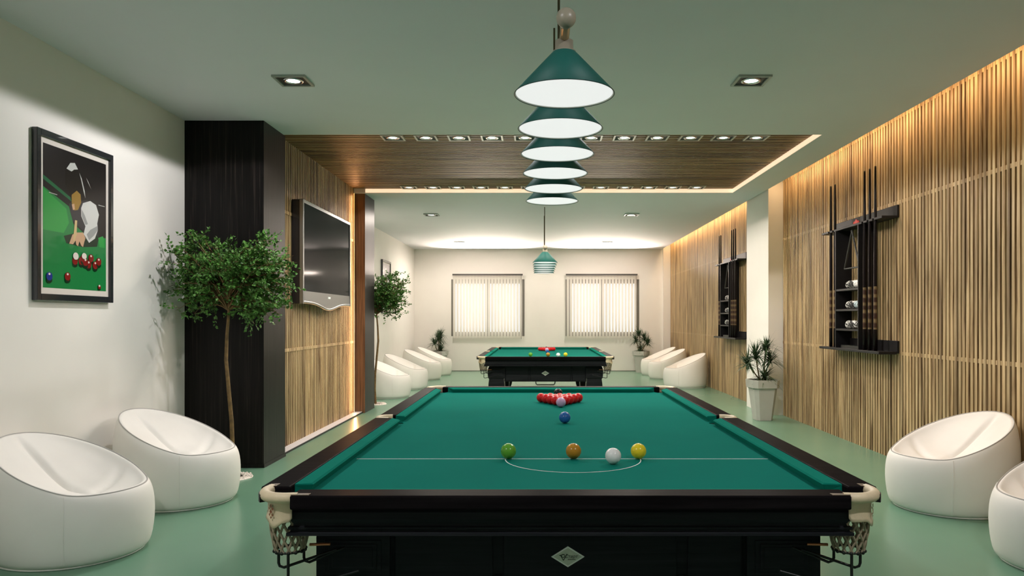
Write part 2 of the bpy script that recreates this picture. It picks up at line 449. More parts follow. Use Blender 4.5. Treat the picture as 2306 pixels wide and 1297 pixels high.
# light strips round the recess and up the column corners
def strip(label, x0, x1, y0, y1, z0, z1, mat):
    m = MB(); m.box(x0, x1, y0, y1, z0, z1); return tag(m.build('light_strip', mat), label, 'light strip')
strip('warm light strip lining the recess edge nearest the slatted wall', RX1-0.004, RX1-0.0005, RY0+0.01, RY1-0.006, H+0.004, H+RISE-0.002, 'led_lip')
strip('warm light strip lining the far edge of the ceiling recess', -2.60, RX1-0.006, RY1-0.004, RY1-0.0005, H+0.004, H+RISE-0.002, 'led_lip')
strip('upright amber light strip where the television slats meet the nearer dark column', -2.768, -2.760, 7.812, 7.822, 0.03, H-0.01, 'led_warm')
strip('upright amber light strip where the television slats meet the farther dark column', -2.768, -2.760, 11.30, 11.31, 0.03, H-0.01, 'led_warm')
area('niche_light', (-2.735, 11.26, H/2), (math.radians(90), 0, PI), 0.03, H-0.1, 7.0, (1.0, 0.45, 0.18))
# cove lights lying in the ceiling slot
for (a, b, e) in ((1.5, 11.0, 27), (12.4, 20.3, 24)):
    area('cove_light', (3.40, (a+b)/2, H+0.14), (0, -math.radians(32), 0), 0.06, b-a, e, (1.0, 0.62, 0.31))

# ------------------------------------------------------------------ windows
# fill lights added over the blind headrails to brighten the far ceiling; no fixture
for (a, b) in ((-2.32, -0.44), (0.745, 2.66)):
    up = area('far_ceiling_fill', ((a+b)/2, YB-0.10, 2.66), (math.radians(180+53), 0, 0), b-a, 0.06, 62, (1.0, 0.84, 0.72))
    up.data.spread = math.radians(90)
for i, (a, b) in enumerate(WIN):
    m = MB(); yy0, yy1 = YB+0.02, YB+0.09; fw = 0.115
    m.box(a, a+fw, yy0, yy1, WZ0, WZ1); m.box(b-fw, b, yy0, yy1, WZ0, WZ1)
    m.box(a+fw, b-fw, yy0, yy1, WZ0, WZ0+fw); m.box(a+fw, b-fw, yy0, yy1, WZ1-fw, WZ1)
    mid = (a+b)/2
    m.box(mid-0.035, mid+0.035, yy0, yy1, WZ0+fw, WZ1-fw)
    w = struct(m, 'window_%d' % (i+1), 'window_grey')
    m = MB(); m.box(a+fw, mid-0.035, YB+0.05, YB+0.056, WZ0+fw, WZ1-fw); m.box(mid+0.035, b-fw, YB+0.05, YB+0.056, WZ0+fw, WZ1-fw)
    m.build('pane', 'pane_glass', w)
for i, (a, b) in enumerate(((-2.32, -0.44), (0.745, 2.66))):
    t = thing('vertical_blind', ['white vertical blind on the window nearer the white side wall', 'white vertical blind on the window nearer the slatted wall'][i],
              'blind', (a, YB-0.10, 0.905))
    w = b - a; hh = 1.645
    m = MB(); m.box(-0.01, w+0.01, -0.025, 0.025, hh+0.045, hh+0.085); m.build('headrail', 'rail_black', t)
    m = MB(); n = 22
    for k in range(n):
        cx = 0.045 + (w-0.09)*k/(n-1)
        ca, sa = math.cos(0.42), math.sin(0.42); hw = 0.040
        p = [(cx-hw*ca, -hw*sa), (cx+hw*ca, hw*sa)]
        m.add([(p[0][0],p[0][1],0),(p[1][0],p[1][1],0),(p[1][0],p[1][1],hh),(p[0][0],p[0][1],hh)], [(0,1,2,3)])
        m.box(cx-0.006, cx+0.006, -0.004, 0.004, hh, hh+0.05)
    m.build('vane_curtain', 'blind_fabric', t)
    m = MB(); pts = []
    for k in range(n*4):
        x = 0.045 + (w-0.09)*k/(n*4-1); pts.append((x, 0.0, -0.008-0.012*abs(math.sin(PI*k/4))))
    m.tube(pts, 0.003, 5); m.build('bead_cord', 'blind_fabric', t)
    m = MB(); m.tube([(w*0.985, -0.03, hh+0.05), (w*0.985, -0.03, -0.03)], 0.005, 6); m.build('pull_cord', 'rail_black', t)

# ------------------------------------------------------------------ downlights
def downlight(label, size, frame_mat, bulb_mat, group):
    t = thing('recessed_downlight', label, 'ceiling light', (0,0,0), 0, group)
    h = size/2; f = size*0.08
    m = MB()
    for (x0,x1,y0,y1) in ((-h,h,-h,-h+f),(-h,h,h-f,h),(-h,-h+f,-h+f,h-f),(h-f,h,-h+f,h-f)): m.box(x0,x1,y0,y1,-0.016,0.0)
    m.build('light_frame', frame_mat, t)
    m = MB(); m.box(-h+f, h-f, -h+f, h-f, -0.004, 0.0); m.build('housing', 'fixture_dark', t)
    r = size*0.30
    m = MB(); m.lathe([(r*0.66,-0.005),(r*0.72,-0.014),(r*0.95,-0.016),(r,-0.010),(r,-0.004)], 28); m.build('lamp_ring', 'chrome', t)
    m = MB(); m.disc((0,0,-0.008), r*0.67, 28); m.build('bulb', bulb_mat, t)
    return t
main0 = downlight('x', 0.26, 'ceiling_frame', 'bulb', None)
row0 = downlight('x', 0.235, 'fixture_frame', 'bulb_row', None)
depth_name = ['overhead just short of the near table', 'above the near table', 'beyond the slatted ceiling', 'close to the windows']
first = True
SPOT = 82.0
for j, yy in enumerate((1.07, 5.97, 13.67, 18.57)):
    for xx, side in ((-1.94, 'white wall'), (1.68, 'cue rack wall')):
        lab = 'square recessed downlight on the %s side, %s' % (side, depth_name[j])
        if first: main0.location = (xx, yy, H); main0['label'] = lab; main0['group'] = 'plain ceiling downlights'; first = False
        else: dup(main0, (xx, yy, H), 0, lab, 'plain ceiling downlights')
        square_beam('downlight_beam', (xx, yy, H-0.03), SPOT * (1.0, 0.94, 1.25, 1.0)[j], 0.292, (1.0, 0.965, 0.985) if j < 2 else (1.0, 0.875, 0.775), (0.03, 0.05) if j < 2 else (0.29, 0.22))
rows = [(8.10, [-1.563+0.3545*k for k in range(12)], 'near edge'), (11.16, [-1.917+0.3545*k for k in range(13)], 'far edge')]
first = True
for yy, xs, nm in rows:
    for k, xx in enumerate(xs):
        lab = 'square downlight along the %s of the slatted ceiling, %s from the white wall side' % (nm, ORD[k])
        g = 'downlights along the %s of the slatted ceiling' % nm
        if first: row0.location = (xx, yy, H+RISE); row0['label'] = lab; row0['group'] = g; first = False
        else: dup(row0, (xx, yy, H+RISE), 0, lab, g)
ROWSPOT = 22.0
for yy, xs, nm in rows:
    for xx in xs:
        square_beam('row_beam', (xx, yy, H+RISE-0.03), ROWSPOT, 0.40)

# ================================================================== billiard pendant
def pendant():
    t = thing('billiard_pendant', 'six shade green pendant light hanging above the near snooker table', 'pendant light', (0.1015, 4.36, 2.53))
    m = MB(); m.tube([(0, -1.55, 0), (0, 1.55, 0)], 0.019, 14); m.build('support_bar', 'brass', t)
    for s in (-1, 1):
        m = MB(); m.sphere((0, s*1.575, 0), 0.037, 24, 14)
        m.lathe([(0.019,-0.012),(0.024,-0.010),(0.024,0.010),(0.019,0.012)], 20, (0, s*1.535, 0), axis=1); m.build('ball_finial', 'beige_enamel', t)
        m = MB(); m.tube([(0, s*0.55, 0.015), (0, s*0.55, H-2.53)], 0.0065, 8); m.build('hanging_rod', 'old_brass', t)
    for k in range(6):
        y = -1.364 + 0.5437*k
        m = MB(); R = 0.2; zb = -0.22; zt = -0.052
        m.lathe([(0.045, zt), (R, zb), (R-0.003, zb-0.002), (R-0.0045, zb+0.0005), (0.044, zt-0.008)], 56, (0, y, 0), mats=[0, 2, 2, 1])
        sh = m.build('lamp_shade', ['shade_green', 'slot_white', 'shade_rim'], t)
        m = MB(); m.lathe([(0.001,-0.006),(0.036,-0.006),(0.036,-0.044),(0.046,-0.048),(0.046,-0.056),(0.04,-0.058)], 28, (0, y, -0.002)); 
        m.tube([(0, y, 0.028), (0, y, -0.01)], 0.013, 10); m.build('collar', 'beige_enamel', sh)
        m = MB(); m.disc((0, y, zb+0.004), R-0.0075, 48); m.build('diffuser', 'lamp_glass', sh)
    return t
pend = pendant()
dup(pend, (0.1015, 13.31, 2.53), 0, 'small looking six shade green pendant light over the far snooker table')

# ================================================================== snooker table
TX, TY0, TL, TT = 0.102, 2.40, 3.92, 0.857
HW, HL = 1.035, TL/2
def corner_arc(cx, cy, r, a0, a1, n=10):
    return [(cx + r*math.cos(a0+(a1-a0)*k/n), cy + r*math.sin(a0+(a1-a0)*k/n)) for k in range(n+1)]
def cushion_mb(p0, p1, inward, m0, m1):
    """cushion along p0-p1 (back line); inward = unit vector to the playing area; m0, m1 = cut-back at the nose ends"""
    p0, p1, n = Vector(p0), Vector(p1), Vector(inward); d = (p1-p0).normalized()
    w = 0.050
    q0 = p0 + n*w + d*m0; q1 = p1 + n*w - d*m1
    zt, zn, zb = TT-0.003, TT-0.008, TT-0.040
    m = MB()
    P = lambda v, z: (v.x, v.y, z)
    b0, b1 = p0, p1
    quad_b = [P(b0, zb), P(b1, zb), P(q1-n*0.012, zb), P(q0-n*0.012, zb)]
    mid = [P(b0, zn), P(b1, zn), P(q1, zn-0.006), P(q0, zn-0.006)]
    top = [P(b0, zt), P(b1, zt), P(q1-n*0.006, zn), P(q0-n*0.006, zn)]
    vs = quad_b + mid + top
    fs = [(0,3,2,1), (8,9,10,11)]
    for o in (0, 4):
        for i in range(4):
            j = (i+1) % 4; fs.append((o+i, o+j, o+4+j, o+4+i))
    m.add(vs, fs); return m
def rail_mb(x0, x1, y0, y1, z0, z1, c=0.007):
    m = MB(); m.box(x0, x1, y0, y1, z0, z1); return m
def pocket(t, cx, cy, a0, a1, corner):
    """leather pocket round (cx, cy); the roll runs from angle a0 to a1 on the outside"""
    r = 0.092 if corner else 0.062
    pts = [(cx + r*math.cos(a), cy + r*math.sin(a), TT-0.012) for a in [a0+(a1-a0)*k/16 for k in range(17)]]
    d0 = Vector((math.sin(a0), -math.cos(a0), 0)) * (0.028 if corner else 0.012); d1 = Vector((-math.sin(a1), math.cos(a1), 0)) * (0.028 if corner else 0.012)
    pts = [tuple(Vector(pts[0]) + d0)] + pts + [tuple(Vector(pts[-1]) + d1)]
    m = MB(); m.tube(pts, 0.018 if corner else 0.016, 12)
    root = m.build('pocket', 'leather', t)
    # drop skirt
    m = MB(); rr = r - 0.004; cols = 20; vs = []; e = 0.10
    rowsz = [0, 0.3, 0.6, 0.85, 1.0]
    for k in range(cols+1):
        a = a0 - e + (a1-a0+2*e)*k/cols; u = k/cols
        dep = 0.074 + 0.024*math.exp(-((u-0.62)/0.16)**2) if corner else 0.07
        if corner and k in (0, cols): dep -= 0.012
        for q in rowsz:
            rad = rr - 0.006*math.sin(PI*q) + 0.002*math.sin(9*u)*q
            vs.append((cx+rad*math.cos(a), cy+rad*math.sin(a), TT-0.016-dep*q))
    n = len(rowsz); fs = []
    for k in range(cols):
        for i in range(n-1): fs.append((k*n+i, k*n+i+1, (k+1)*n+i+1, (k+1)*n+i))
    m.add(vs, fs, 0, True)
    sk = m.build('leather_drop', 'leather', root)
    md = sk.modifiers.new('thick', 'SOLIDIFY'); md.thickness = 0.004; md.offset = -1
    if corner:   # embroidered mark on the drop
        m = MB(); am = (a0+a1)/2 + 0.15
        for (da, z, s_) in ((0,-0.030,0.008),(0.10,-0.038,0.006),(-0.10,-0.038,0.006),(0.0,-0.048,0.009),(0.08,-0.058,0.006),(-0.08,-0.058,0.006),(0,-0.067,0.005)):
            a = am+da; R2 = rr + 0.0012; h = s_*0.8
            ta = Vector((-math.sin(a), math.cos(a), 0)); c = Vector((cx+R2*math.cos(a), cy+R2*math.sin(a), TT-0.012+z))
            m.add([c-ta*h, c-Vector((0,0,s_)), c+ta*h, c+Vector((0,0,s_))], [(0,1,2,3)])
        m.build('stitched_mark', 'leather_mark', root)
    # net
    m = MB(); zt, zb = TT-0.078, TT-0.203 + (0 if corner else 0.02); rt, rb = (0.064, 0.047) if corner else (0.054, 0.044)
    if corner: cx += 0.014 if cx > 0 else -0.014
    N = 14
    for k in range(N):
        for s_ in (-1, 1):
            pp = []
            for i in range(7):
                u = i/6; a = 2*PI*k/N + s_*u*1.0; R2 = rt+(rb-rt)*u + 0.004*math.sin(PI*u)
                pp.append((cx+R2*math.cos(a), cy+R2*math.sin(a), zt+(zb-zt)*u))
            m.tube(pp, 0.0042, 5)
    m.build('net', 'net_cord', root)
    m = MB(); m.tube([(cx+rb*math.cos(2*PI*k/24), cy+rb*math.sin(2*PI*k/24), zb) for k in range(24)], 0.0042, 6, closed=True)
    for k in range(N):
        a = 2*PI*k/N; m.sphere((cx+(rb+0.003)*math.cos(a), cy+(rb+0.003)*math.sin(a), zb), 0.0065, 8, 6)
    # wire ball holder running in under the table
    sx = -1 if cx < 0 else 1
    for (dx, dy, drop, ln) in ((0.035*sx, -0.01 if cy < 0 else 0.01, 0.058, 0.16), (-0.01*sx, -0.05 if cy < 0 else 0.05, 0.118, 0.20), (-0.035*sx, 0.035 if cy < 0 else -0.035, 0.055, 0.13)):
        x, y = cx+dx, cy+dy
        ey = y + (0.05 if cy < 0 else -0.05 if cy > 0 else 0)
        m.tube([(x,y,zb), (x,y,zb-drop+0.016), (x-sx*0.004,y,zb-drop+0.005), (x-sx*0.018,y,zb-drop), (x-sx*(0.018+ln), ey, zb-drop+0.045)], 0.0048, 7)
    m.build('ball_holder', 'black_metal', root)
    if corner:
        m = MB(); y = cy + (-0.03 if cy < 0 else 0.03); y = cy + (0.05 if cy < 0 else -0.05); m.tube([(cx-sx*0.05, y, zb), (cx-sx*0.12, y, zb+0.002)], 0.005, 8); m.build('holder_strap', 'copper', root)
    return root
def text_mesh(body, size, name, mat, parent, loc, rot, shear=0.0):
    cu = bpy.data.curves.new(name, 'FONT'); cu.body = body; cu.size = size; cu.align_x = 'CENTER'; cu.align_y = 'CENTER'; cu.extrude = 0.0004; cu.shear = shear
    o = bpy.data.objects.new(name, cu); COL.objects.link(o)
    dg = bpy.context.evaluated_depsgraph_get(); dg.update()
    me = bpy.data.meshes.new_from_object(o.evaluated_get(dg))
    bpy.data.objects.remove(o)
    me.materials.clear(); me.materials.append(MATS[mat])
    ob = bpy.data.objects.new(name, me); COL.objects.link(ob); ob.parent = parent; ob.location = loc; ob.rotation_euler = rot
    return ob
def snooker_table():
    t = thing('snooker_table', 'near black wooden snooker table with green cloth in the foreground', 'snooker table', (TX, TY0+HL, 0))
    zc = TT - 0.040
    # slate bed and cloth with cut-outs at the six pockets
    ax, ay = HW-0.098, HL-0.098
    out = []
    pr = 0.085
    out += [(-ax+pr, -ay), (ax-pr, -ay)] + corner_arc(ax, -ay, pr, PI, PI/2)[1:-1] + [(ax, -ay+pr)]
    sr = 0.055
    out += [(ax, -sr)] + corner_arc(ax, 0, sr, 1.5*PI, 0.5*PI)[1:-1] + [(ax, sr)]
    out += [(ax, ay-pr)] + corner_arc(ax, ay, pr, 1.5*PI, PI)[1:-1] + [(ax-pr, ay), (-ax+pr, ay)]
    out += corner_arc(-ax, ay, pr, 0, -PI/2)[1:-1] + [(-ax, ay-pr)]
    out += [(-ax, sr)] + corner_arc(-ax, 0, sr, PI/2, -PI/2)[1:-1] + [(-ax, -sr)]
    out += [(-ax, -ay+pr)] + corner_arc(-ax, -ay, pr, PI/2, 0)[1:-1]
    m = MB(); m.prism(out, zc-0.045, zc); bed = m.build('cloth_bed', 'felt', t)
    # baulk line and D
    yb = 3.25 - TY0 - HL
    m = MB(); m.box(-0.885, 0.885, yb-0.0022, yb+0.0022, zc, zc+0.0007)
    R = 0.29; cx = 0.045
    n = 48; vs = []
    for k in range(n+1):
        a = PI + PI*k/n
        for q in (R-0.0022, R+0.0022): vs.append((cx+q*math.cos(a), yb+q*math.sin(a), zc+0.0007))
    m.add(vs, [(2*k, 2*k+1, 2*k+3, 2*k+2) for k in range(n)])
    m.build('baulk_line', 'chalk_white', bed)
    # wooden rails (six) and cushions (six)
    g = 0.135; sg = 0.062; wo = 0.098
    R6 = [(-0.895, 0.895, -HL, -HL+wo), (-0.895, 0.895, HL-wo, HL)]
    for s in (-1, 1):
        a, b = sorted((s*HW, s*(HW-wo)))
        R6 += [(a, b, -HL+g, -sg), (a, b, sg, HL-g)]
    for (x0, x1, y0, y1) in R6:
        m = MB(); m.box(x0, x1, y0, y1, TT-0.046, TT); m.build('rail', 'rail_wood', t, bevel=0.006)
    for s in (-1, 1):      # brass end plates where the rails meet the leather
        for q in (-1, 1):
            m = MB(); a, b = sorted((q*0.893, q*0.835)); c, d = sorted((s*(HL-0.006), s*(HL-0.030)))
            m.box(a, b, c, d, TT, TT+0.002)
            a, b = sorted((q*(HW-0.030), q*(HW-0.052))); c, d = sorted((s*(HL-g-0.002), s*(HL-g-0.040)))
            m.box(a, b, c, d, TT, TT+0.002); m.build('rail_plate', 'old_brass', t)
    ce = 0.088
    for s in (-1, 1):
        cushion_mb((-ax+ce, s*ay, 0), (ax-ce, s*ay, 0), (0, -s, 0), 0.045, 0.045).build('cushion', 'cushion_felt', t, fix=True)
        for (y0, y1, a, b) in ((-ay+ce, -0.052, 0.045, 0.030), (0.052, ay-ce, 0.030, 0.045)):
            cushion_mb((s*ax, y0, 0), (s*ax, y1, 0), (-s, 0, 0), a, b).build('cushion', 'cushion_felt', t, fix=True)
    # rounded corner caps under the leather and moulded apron
    for sx in (-1, 1):
        for sy in (-1, 1):
            m = MB(); am = 0 if sx > 0 else PI; a0 = am - (0.75 if sx*sy > 0 else 0.62); a1 = a0 + 1.37
            cx_, cy_ = sx*0.915, sy*(HL-0.115)
            inner = corner_arc(cx_, cy_, 0.090, a0, a1, 14); outer = corner_arc(cx_, cy_, 0.113, a0, a1, 14)
            m.prism(outer + inner[::-1], TT-0.033, TT-0.008); m.build('corner_cap', 'black_satin', t)
    prof = [(0.0, 0.810), (-0.012, 0.806), (-0.020, 0.798), (-0.014, 0.792), (-0.012, 0.770), (-0.018, 0.755), (-0.018, 0.748), (-0.010, 0.745), (-0.010, 0.738),
            (-0.016, 0.735), (-0.016, 0.730), (-0.006, 0.727), (-0.006, 0.718), (-0.030, 0.712), (-0.14, 0.712)]
    bx, by = 0.925, HL-0.035
    m = MB(); m.sweep_rect(bx, by, [(-0.14, 0.811)] + prof); m.build('apron', 'table_wood', t, fix=True)
    # six legs with turned-in profile and raised panels
    for sx in (-1, 1):
        for sy in (-1, 0, 1):
            cx_, cy_ = sx*0.74, sy*(HL-0.32)
            m = MB()
            lp = [(0.128, 0.0), (0.128, 0.05), (0.120, 0.065), (0.100, 0.09), (0.098, 0.11), (0.112, 0.15), (0.122, 0.22), (0.126, 0.33), (0.120, 0.44), (0.112, 0.50), (0.112, 0.515),
                  (0.126, 0.53), (0.126, 0.672), (0.118, 0.690), (0.110, 0.706), (0.110, 0.7115)]
            for (w, z), (w2, z2) in zip(lp[:-1], lp[1:]):
                m.add([(cx_-w,cy_-w,z),(cx_+w,cy_-w,z),(cx_+w,cy_+w,z),(cx_-w,cy_+w,z),(cx_-w2,cy_-w2,z2),(cx_+w2,cy_-w2,z2),(cx_+w2,cy_+w2,z2),(cx_-w2,cy_+w2,z2)],
                      [(0,1,5,4),(1,2,6,5),(2,3,7,6),(3,0,4,7)])
            leg = m.build('leg', 'table_wood', t)
            m = MB()
            for s in ((-1, 1) if sy == 0 else (sy,)):
                if sy == 0: continue
                for (wx, z0, z1, e) in ((0.098, 0.545, 0.660, 0.004), (0.082, 0.557, 0.648, 0.008), (0.070, 0.567, 0.638, 0.010)):
                    yy = cy_ + s*(0.126+e); a, b = sorted((yy, cy_+s*0.12)); m.box(cx_-wx, cx_+wx, a, b, z0, z1)
            for (wy, z0, z1, e) in ((0.098, 0.545, 0.660, 0.004), (0.082, 0.557, 0.648, 0.008)):
                xx = cx_ + sx*(0.126+e); a, b = sorted((xx, cx_+sx*0.12)); m.box(a, b, cy_-wy, cy_+wy, z0, z1)
            m.build('leg_panel', 'table_wood', leg, bevel=0.002)
    # end and side boards
    for sy in (-1, 1):
        yo = sy*(HL-0.225)
        a, b = sorted((yo, yo-sy*0.03))
        m = MB(); m.box(-0.62, 0.62, a, b, 0.47, 0.7115); 
        for (x0, x1) in ((-0.60, -0.262), (-0.222, 0.375), (0.415, 0.60)):
            c, d = sorted((yo, yo+sy*0.012)); m.box(x0, x1, c, d, 0.485, 0.7115)
        for q in (-0.242, 0.395):
            c, d = sorted((yo, yo+sy*0.008)); m.box(q-0.013, q+0.013, c, d, 0.47, 0.532)
        bd = m.build('end_board', 'table_wood', t, bevel=0.003)
        m = MB(); q = 0.0; z0 = 0.485; yy = yo+sy*0.014
        bx_ = 0.0
        m = MB(); w, h = 0.058, 0.036; zc2 = 0.598
        c, d = sorted((yo+sy*0.012, yo+sy*0.0165))
        m.prism([(-w, zc2), (0, zc2-h), (w, zc2), (0, zc2+h)], c, d, 1, axis=1)
        c, d = sorted((yo+sy*0.0165, yo+sy*0.0175)); k = 0.84
        m.prism([(-w*k, zc2), (0, zc2-h*k), (w*k, zc2), (0, zc2+h*k)], c, d, 0, axis=1)
        k2 = 0.93
        bg = m.build('badge', ['badge_silver', 'badge_edge'], t)
        bg.location = (-0.001, 0, 0)
        if sy == -1:
            yf = yo - 0.0182
            text_mesh('Старт', 0.0155, 'badge_word', 'badge_ink', bg, (0.011, yf, zc2+0.001), (PI/2, 0, 0), 0.25)
            m = MB()
            for k in range(7): m.box(0.002+k*0.0038-0.002, 0.002+k*0.0038+0.0006, yf-0.0004, yf+0.0004, zc2-0.0105, zc2-0.0072)
            # crowned V emblem
            for (x0, z0_, x1, z1_, r_) in ((-0.026, 0.006, -0.0155, -0.012, 0.0012), (-0.0155, -0.012, -0.003, 0.010, 0.0013), (-0.030, 0.005, -0.0225, 0.0065, 0.001)):
                m.tube([(x0, yf, zc2+z0_), (x1, yf, zc2+z1_)], r_, 5)
            m.tube([(-0.0165+0.0055*math.cos(2*PI*k/12), yf, zc2+0.003+0.005*math.sin(2*PI*k/12)) for k in range(12)], 0.001, 5, closed=True)
            m.box(-0.021, -0.012, yf-0.0004, yf+0.0004, zc2+0.007, zc2+0.0095)
            m.build('badge_emblem', 'badge_ink', bg)
        # wire return rack below the board
        m = MB(); y1_ = yo + sy*0.02; w = 0.145
        m.tube([(-w, yo-sy*0.015, 0.475), (-w, y1_, 0.462), (-w+0.004, y1_, 0.44), (-w+0.02, y1_, 0.425), (w-0.02, y1_, 0.425), (w-0.004, y1_, 0.44), (w, y1_, 0.462), (w, yo-sy*0.015, 0.475)], 0.008, 8)
        m.build('wire_rack', 'black_metal', t)
    for sx in (-1, 1):
        a, b = sorted((sx*0.80, sx*0.77)); m = MB()
        m.box(a, b, -HL+0.44, -0.12, 0.53, 0.7115); m.box(a, b, 0.12, HL-0.44, 0.53, 0.7115); m.build('side_board', 'table_wood', t, bevel=0.003)
    # pockets
    for sx in (-1, 1):
        for sy in (-1, 1):
            base = math.atan2(sy, sx)
            a0, a1 = ((-PI/2, 0), (0, PI/2))[sy > 0] if sx > 0 else ((-PI, -PI/2), (PI/2, PI))[sy > 0]
            pocket(t, sx*0.915, sy*(HL-0.112), a0-0.12, a1+0.12, True)
        pocket(t, sx*0.965, 0.0, (-PI/2 if sx > 0 else PI/2)+0.05, (PI/2 if sx > 0 else 1.5*PI)-0.05, False)
    return t
table = snooker_table()
DY = 8.80
dup(table, (TX, TY0+HL+DY, 0), 0, 'far black wooden snooker table standing before the two blinds')

# ------------------------------------------------------------------ balls
BR = 0.0332
zb = TT - 0.040 + BR + 0.0008
ball_mesh = {}
def ball(kind, x, y, label, group=None):
    if kind not in ball_mesh:
        m = MB(); m.sphere((0,0,0), BR, 32, 20); o = m.build('snooker_ball', 'ball_' + kind); ball_mesh[kind] = o.data
    else:
        o = bpy.data.objects.new('snooker_ball', ball_mesh[kind]); COL.objects.link(o)
    o.location = (x, y, zb); tag(o, label, 'snooker ball', group or 'snooker balls on the tables')
    return o
for dy, tn in ((0.0, 'near'), (DY, 'far')):
    tb = tn + ' snooker table'
    for kind, x, y, what in (('green', -0.130, 3.25, 'on the baulk line'), ('brown', 0.150, 3.25, 'on the middle of the baulk line'), ('yellow', 0.430, 3.25, 'at the end of the D'),
                             ('white', 0.3095, 3.135, 'just inside the D'), ('blue', 0.151, 4.36, 'alone at the centre'), ('pink', 0.152, 5.15, 'touching the tip of the red triangle'),
                             ('black', 0.150, 5.80, 'behind the red triangle')):
        ball(kind, x, y+dy, '%s snooker ball %s, %s' % (kind, what, tb))
    for r in range(5):
        for k in range(r+1):
            x = 0.152 + (k - r/2)*2.02*BR; y = 5.15 + 0.0695 + r*BR*1.76
            rn = ['at the tip', 'second row', 'third row', 'fourth row', 'back row'][r]
            pos = '' if r == 0 else ', %s from the white wall side' % ORD[k]
            ball('red', x, y+dy, 'red snooker ball, %s table triangle, %s%s' % (tn, rn, pos), 'red snooker balls in the two triangles')

# ================================================================== bean bags
def bean_bag():
    t = thing('bean_bag', 'x', 'bean bag', (0,0,0), 0, 'white bean bag seats along the walls')
    def sp(v): return (v + math.sqrt(v*v + 0.004)) / 2
    def hz(x): return 0.40 + 0.445*sp(0.27 - x)
    N = 96
    def R(a): return 0.438 * (1 + 0.02*math.cos(2*a))
    wall = [(0.0, 0.0), (0.55, 0.0), (0.84, 0.002), (0.92, 0.02), (0.970, 0.075), (1.0, 0.20), (1.025, 0.42), (1.028, 0.62), (1.012, 0.80), (0.985, 0.91), (0.955, 0.975), (0.935, 0.997), (0.925, 1.0)]
    rings = []
    for (rf, hf) in wall:
        ring = []
        for k in range(N):
            a = 2*PI*k/N; r = R(a)*rf; x, y = r*math.cos(a), r*math.sin(a)
            xr = 0.925*R(a)*math.cos(a)
            lean = 0.035*hf*hf if math.cos(a) < 0 else 0.0
            ring.append((x, y, hz(xr)*hf))
        rings.append(ring)
    top = [0.915, 0.89, 0.85, 0.79, 0.72, 0.64, 0.56, 0.48, 0.40, 0.32, 0.24, 0.16, 0.08, 0.015]
    for rf in top:
        ring = []
        for k in range(N):
            a = 2*PI*k/N; r = R(a)*rf; x, y = r*math.cos(a), r*math.sin(a)
            q = rf/0.925
            edge = 0.016*math.exp(-((q-0.955)/0.035)**2) - 0.006*math.exp(-((q-1.0)/0.02)**2)
            dish = 0.115*(1-q*q)**0.9
            dish *= 0.7 + 0.55*math.exp(-((x+0.03)/0.2)**2)
            back = 1/(1+math.exp((x-0.03)/0.045))
            cr = 0.045*math.exp(-(y/0.020)**2)*back*min(1, (1-q)*4.0)
            fold = 0.030*math.exp(-((x-0.13+0.5*y*y)/0.026)**2)*min(1, (1-q)*3.0)
            pad = 0.020*math.exp(-((abs(y)-0.17)/0.10)**2)*back*(1-q)
            ring.append((x, y, hz(x) + edge - dish - cr - fold + pad))
        rings.append(ring)
    m = MB(); vs = [v for r in rings for v in r]; fs = []
    for i in range(len(rings)-1):
        for k in range(N):
            l = (k+1) % N; fs.append((i*N+k, i*N+l, (i+1)*N+l, (i+1)*N+k))
    m.add(vs, fs, 0, True)
    n0 = (len(rings)-1)*N
    m.f.append([n0+k for k in range(N)]); m.m.append(0); m.sm.append(True)
    m.build('bag_body', 'fabric_white', t, subsurf=1, fix=True)
    m = MB(); m.tube([(R(a)*0.928*math.cos(a), R(a)*0.928*math.sin(a), hz(0.928*R(a)*math.cos(a))*1.0) for a in [2*PI*k/96 for k in range(96)]], 0.0042, 6, closed=True)
    m.build('top_piping', 'piping', t)
    m = MB(); m.tube([(R(a)*0.90*math.cos(a), R(a)*0.90*math.sin(a), 0.007) for a in [2*PI*k/64 for k in range(64)]], 0.007, 6, closed=True)
    m.build('base_piping', 'fabric_white', t)
    for a in (-0.95, 0.95):
        m = MB(); pp = []
        for (rf, hf) in wall[4:11]:
            r = R(a)*rf*1.001; pp.append((r*math.cos(a), r*math.sin(a), hz(0.925*R(a)*math.cos(a))*hf))
        m.tube(pp, 0.0022, 5); m.build('side_seam', 'fabric_white', t)
    return t
bag = bean_bag()
BAGS = [(-2.82, 5.91, -0.16, 'white bean bag seat in front of the nearer indoor tree'),
        (-2.855, 4.62, -0.16, 'large white bean bag seat under the framed snooker print'),
        (3.122, 5.72, PI+0.16, 'white bean bag seat against the slats, fully in view nearest the cue rack'),
        (3.122, 4.36, PI+0.16, 'white bean bag seat cut off by the picture edge beside the slats'),
        (-2.78, 13.72, -0.16, 'white bean bag seat just past the farther indoor tree'),
        (-2.72, 15.42, -0.12, 'white bean bag seat second from the farther tree along the white wall'),
        (-2.74, 17.75, -0.12, 'white bean bag seat third from the farther tree along the white wall'),
        (-2.66, 19.18, -0.10, 'white bean bag seat nearest the corner plant on the white wall side'),
        (3.06, 15.75, PI+0.12, 'white bean bag seat under the farther cue rack'),
        (3.07, 18.0, PI+0.12, 'white bean bag seat in the middle of the three by the far slats'),
        (3.05, 19.15, PI+0.12, 'white bean bag seat by the far slats beside the corner plant')]
for i, (x, y, rz, lab) in enumerate(BAGS):
    if i == 0: bag.location = (x, y, 0); bag.rotation_euler = (0, 0, rz); bag['label'] = lab
    else: dup(bag, (x, y, 0), rz, lab)

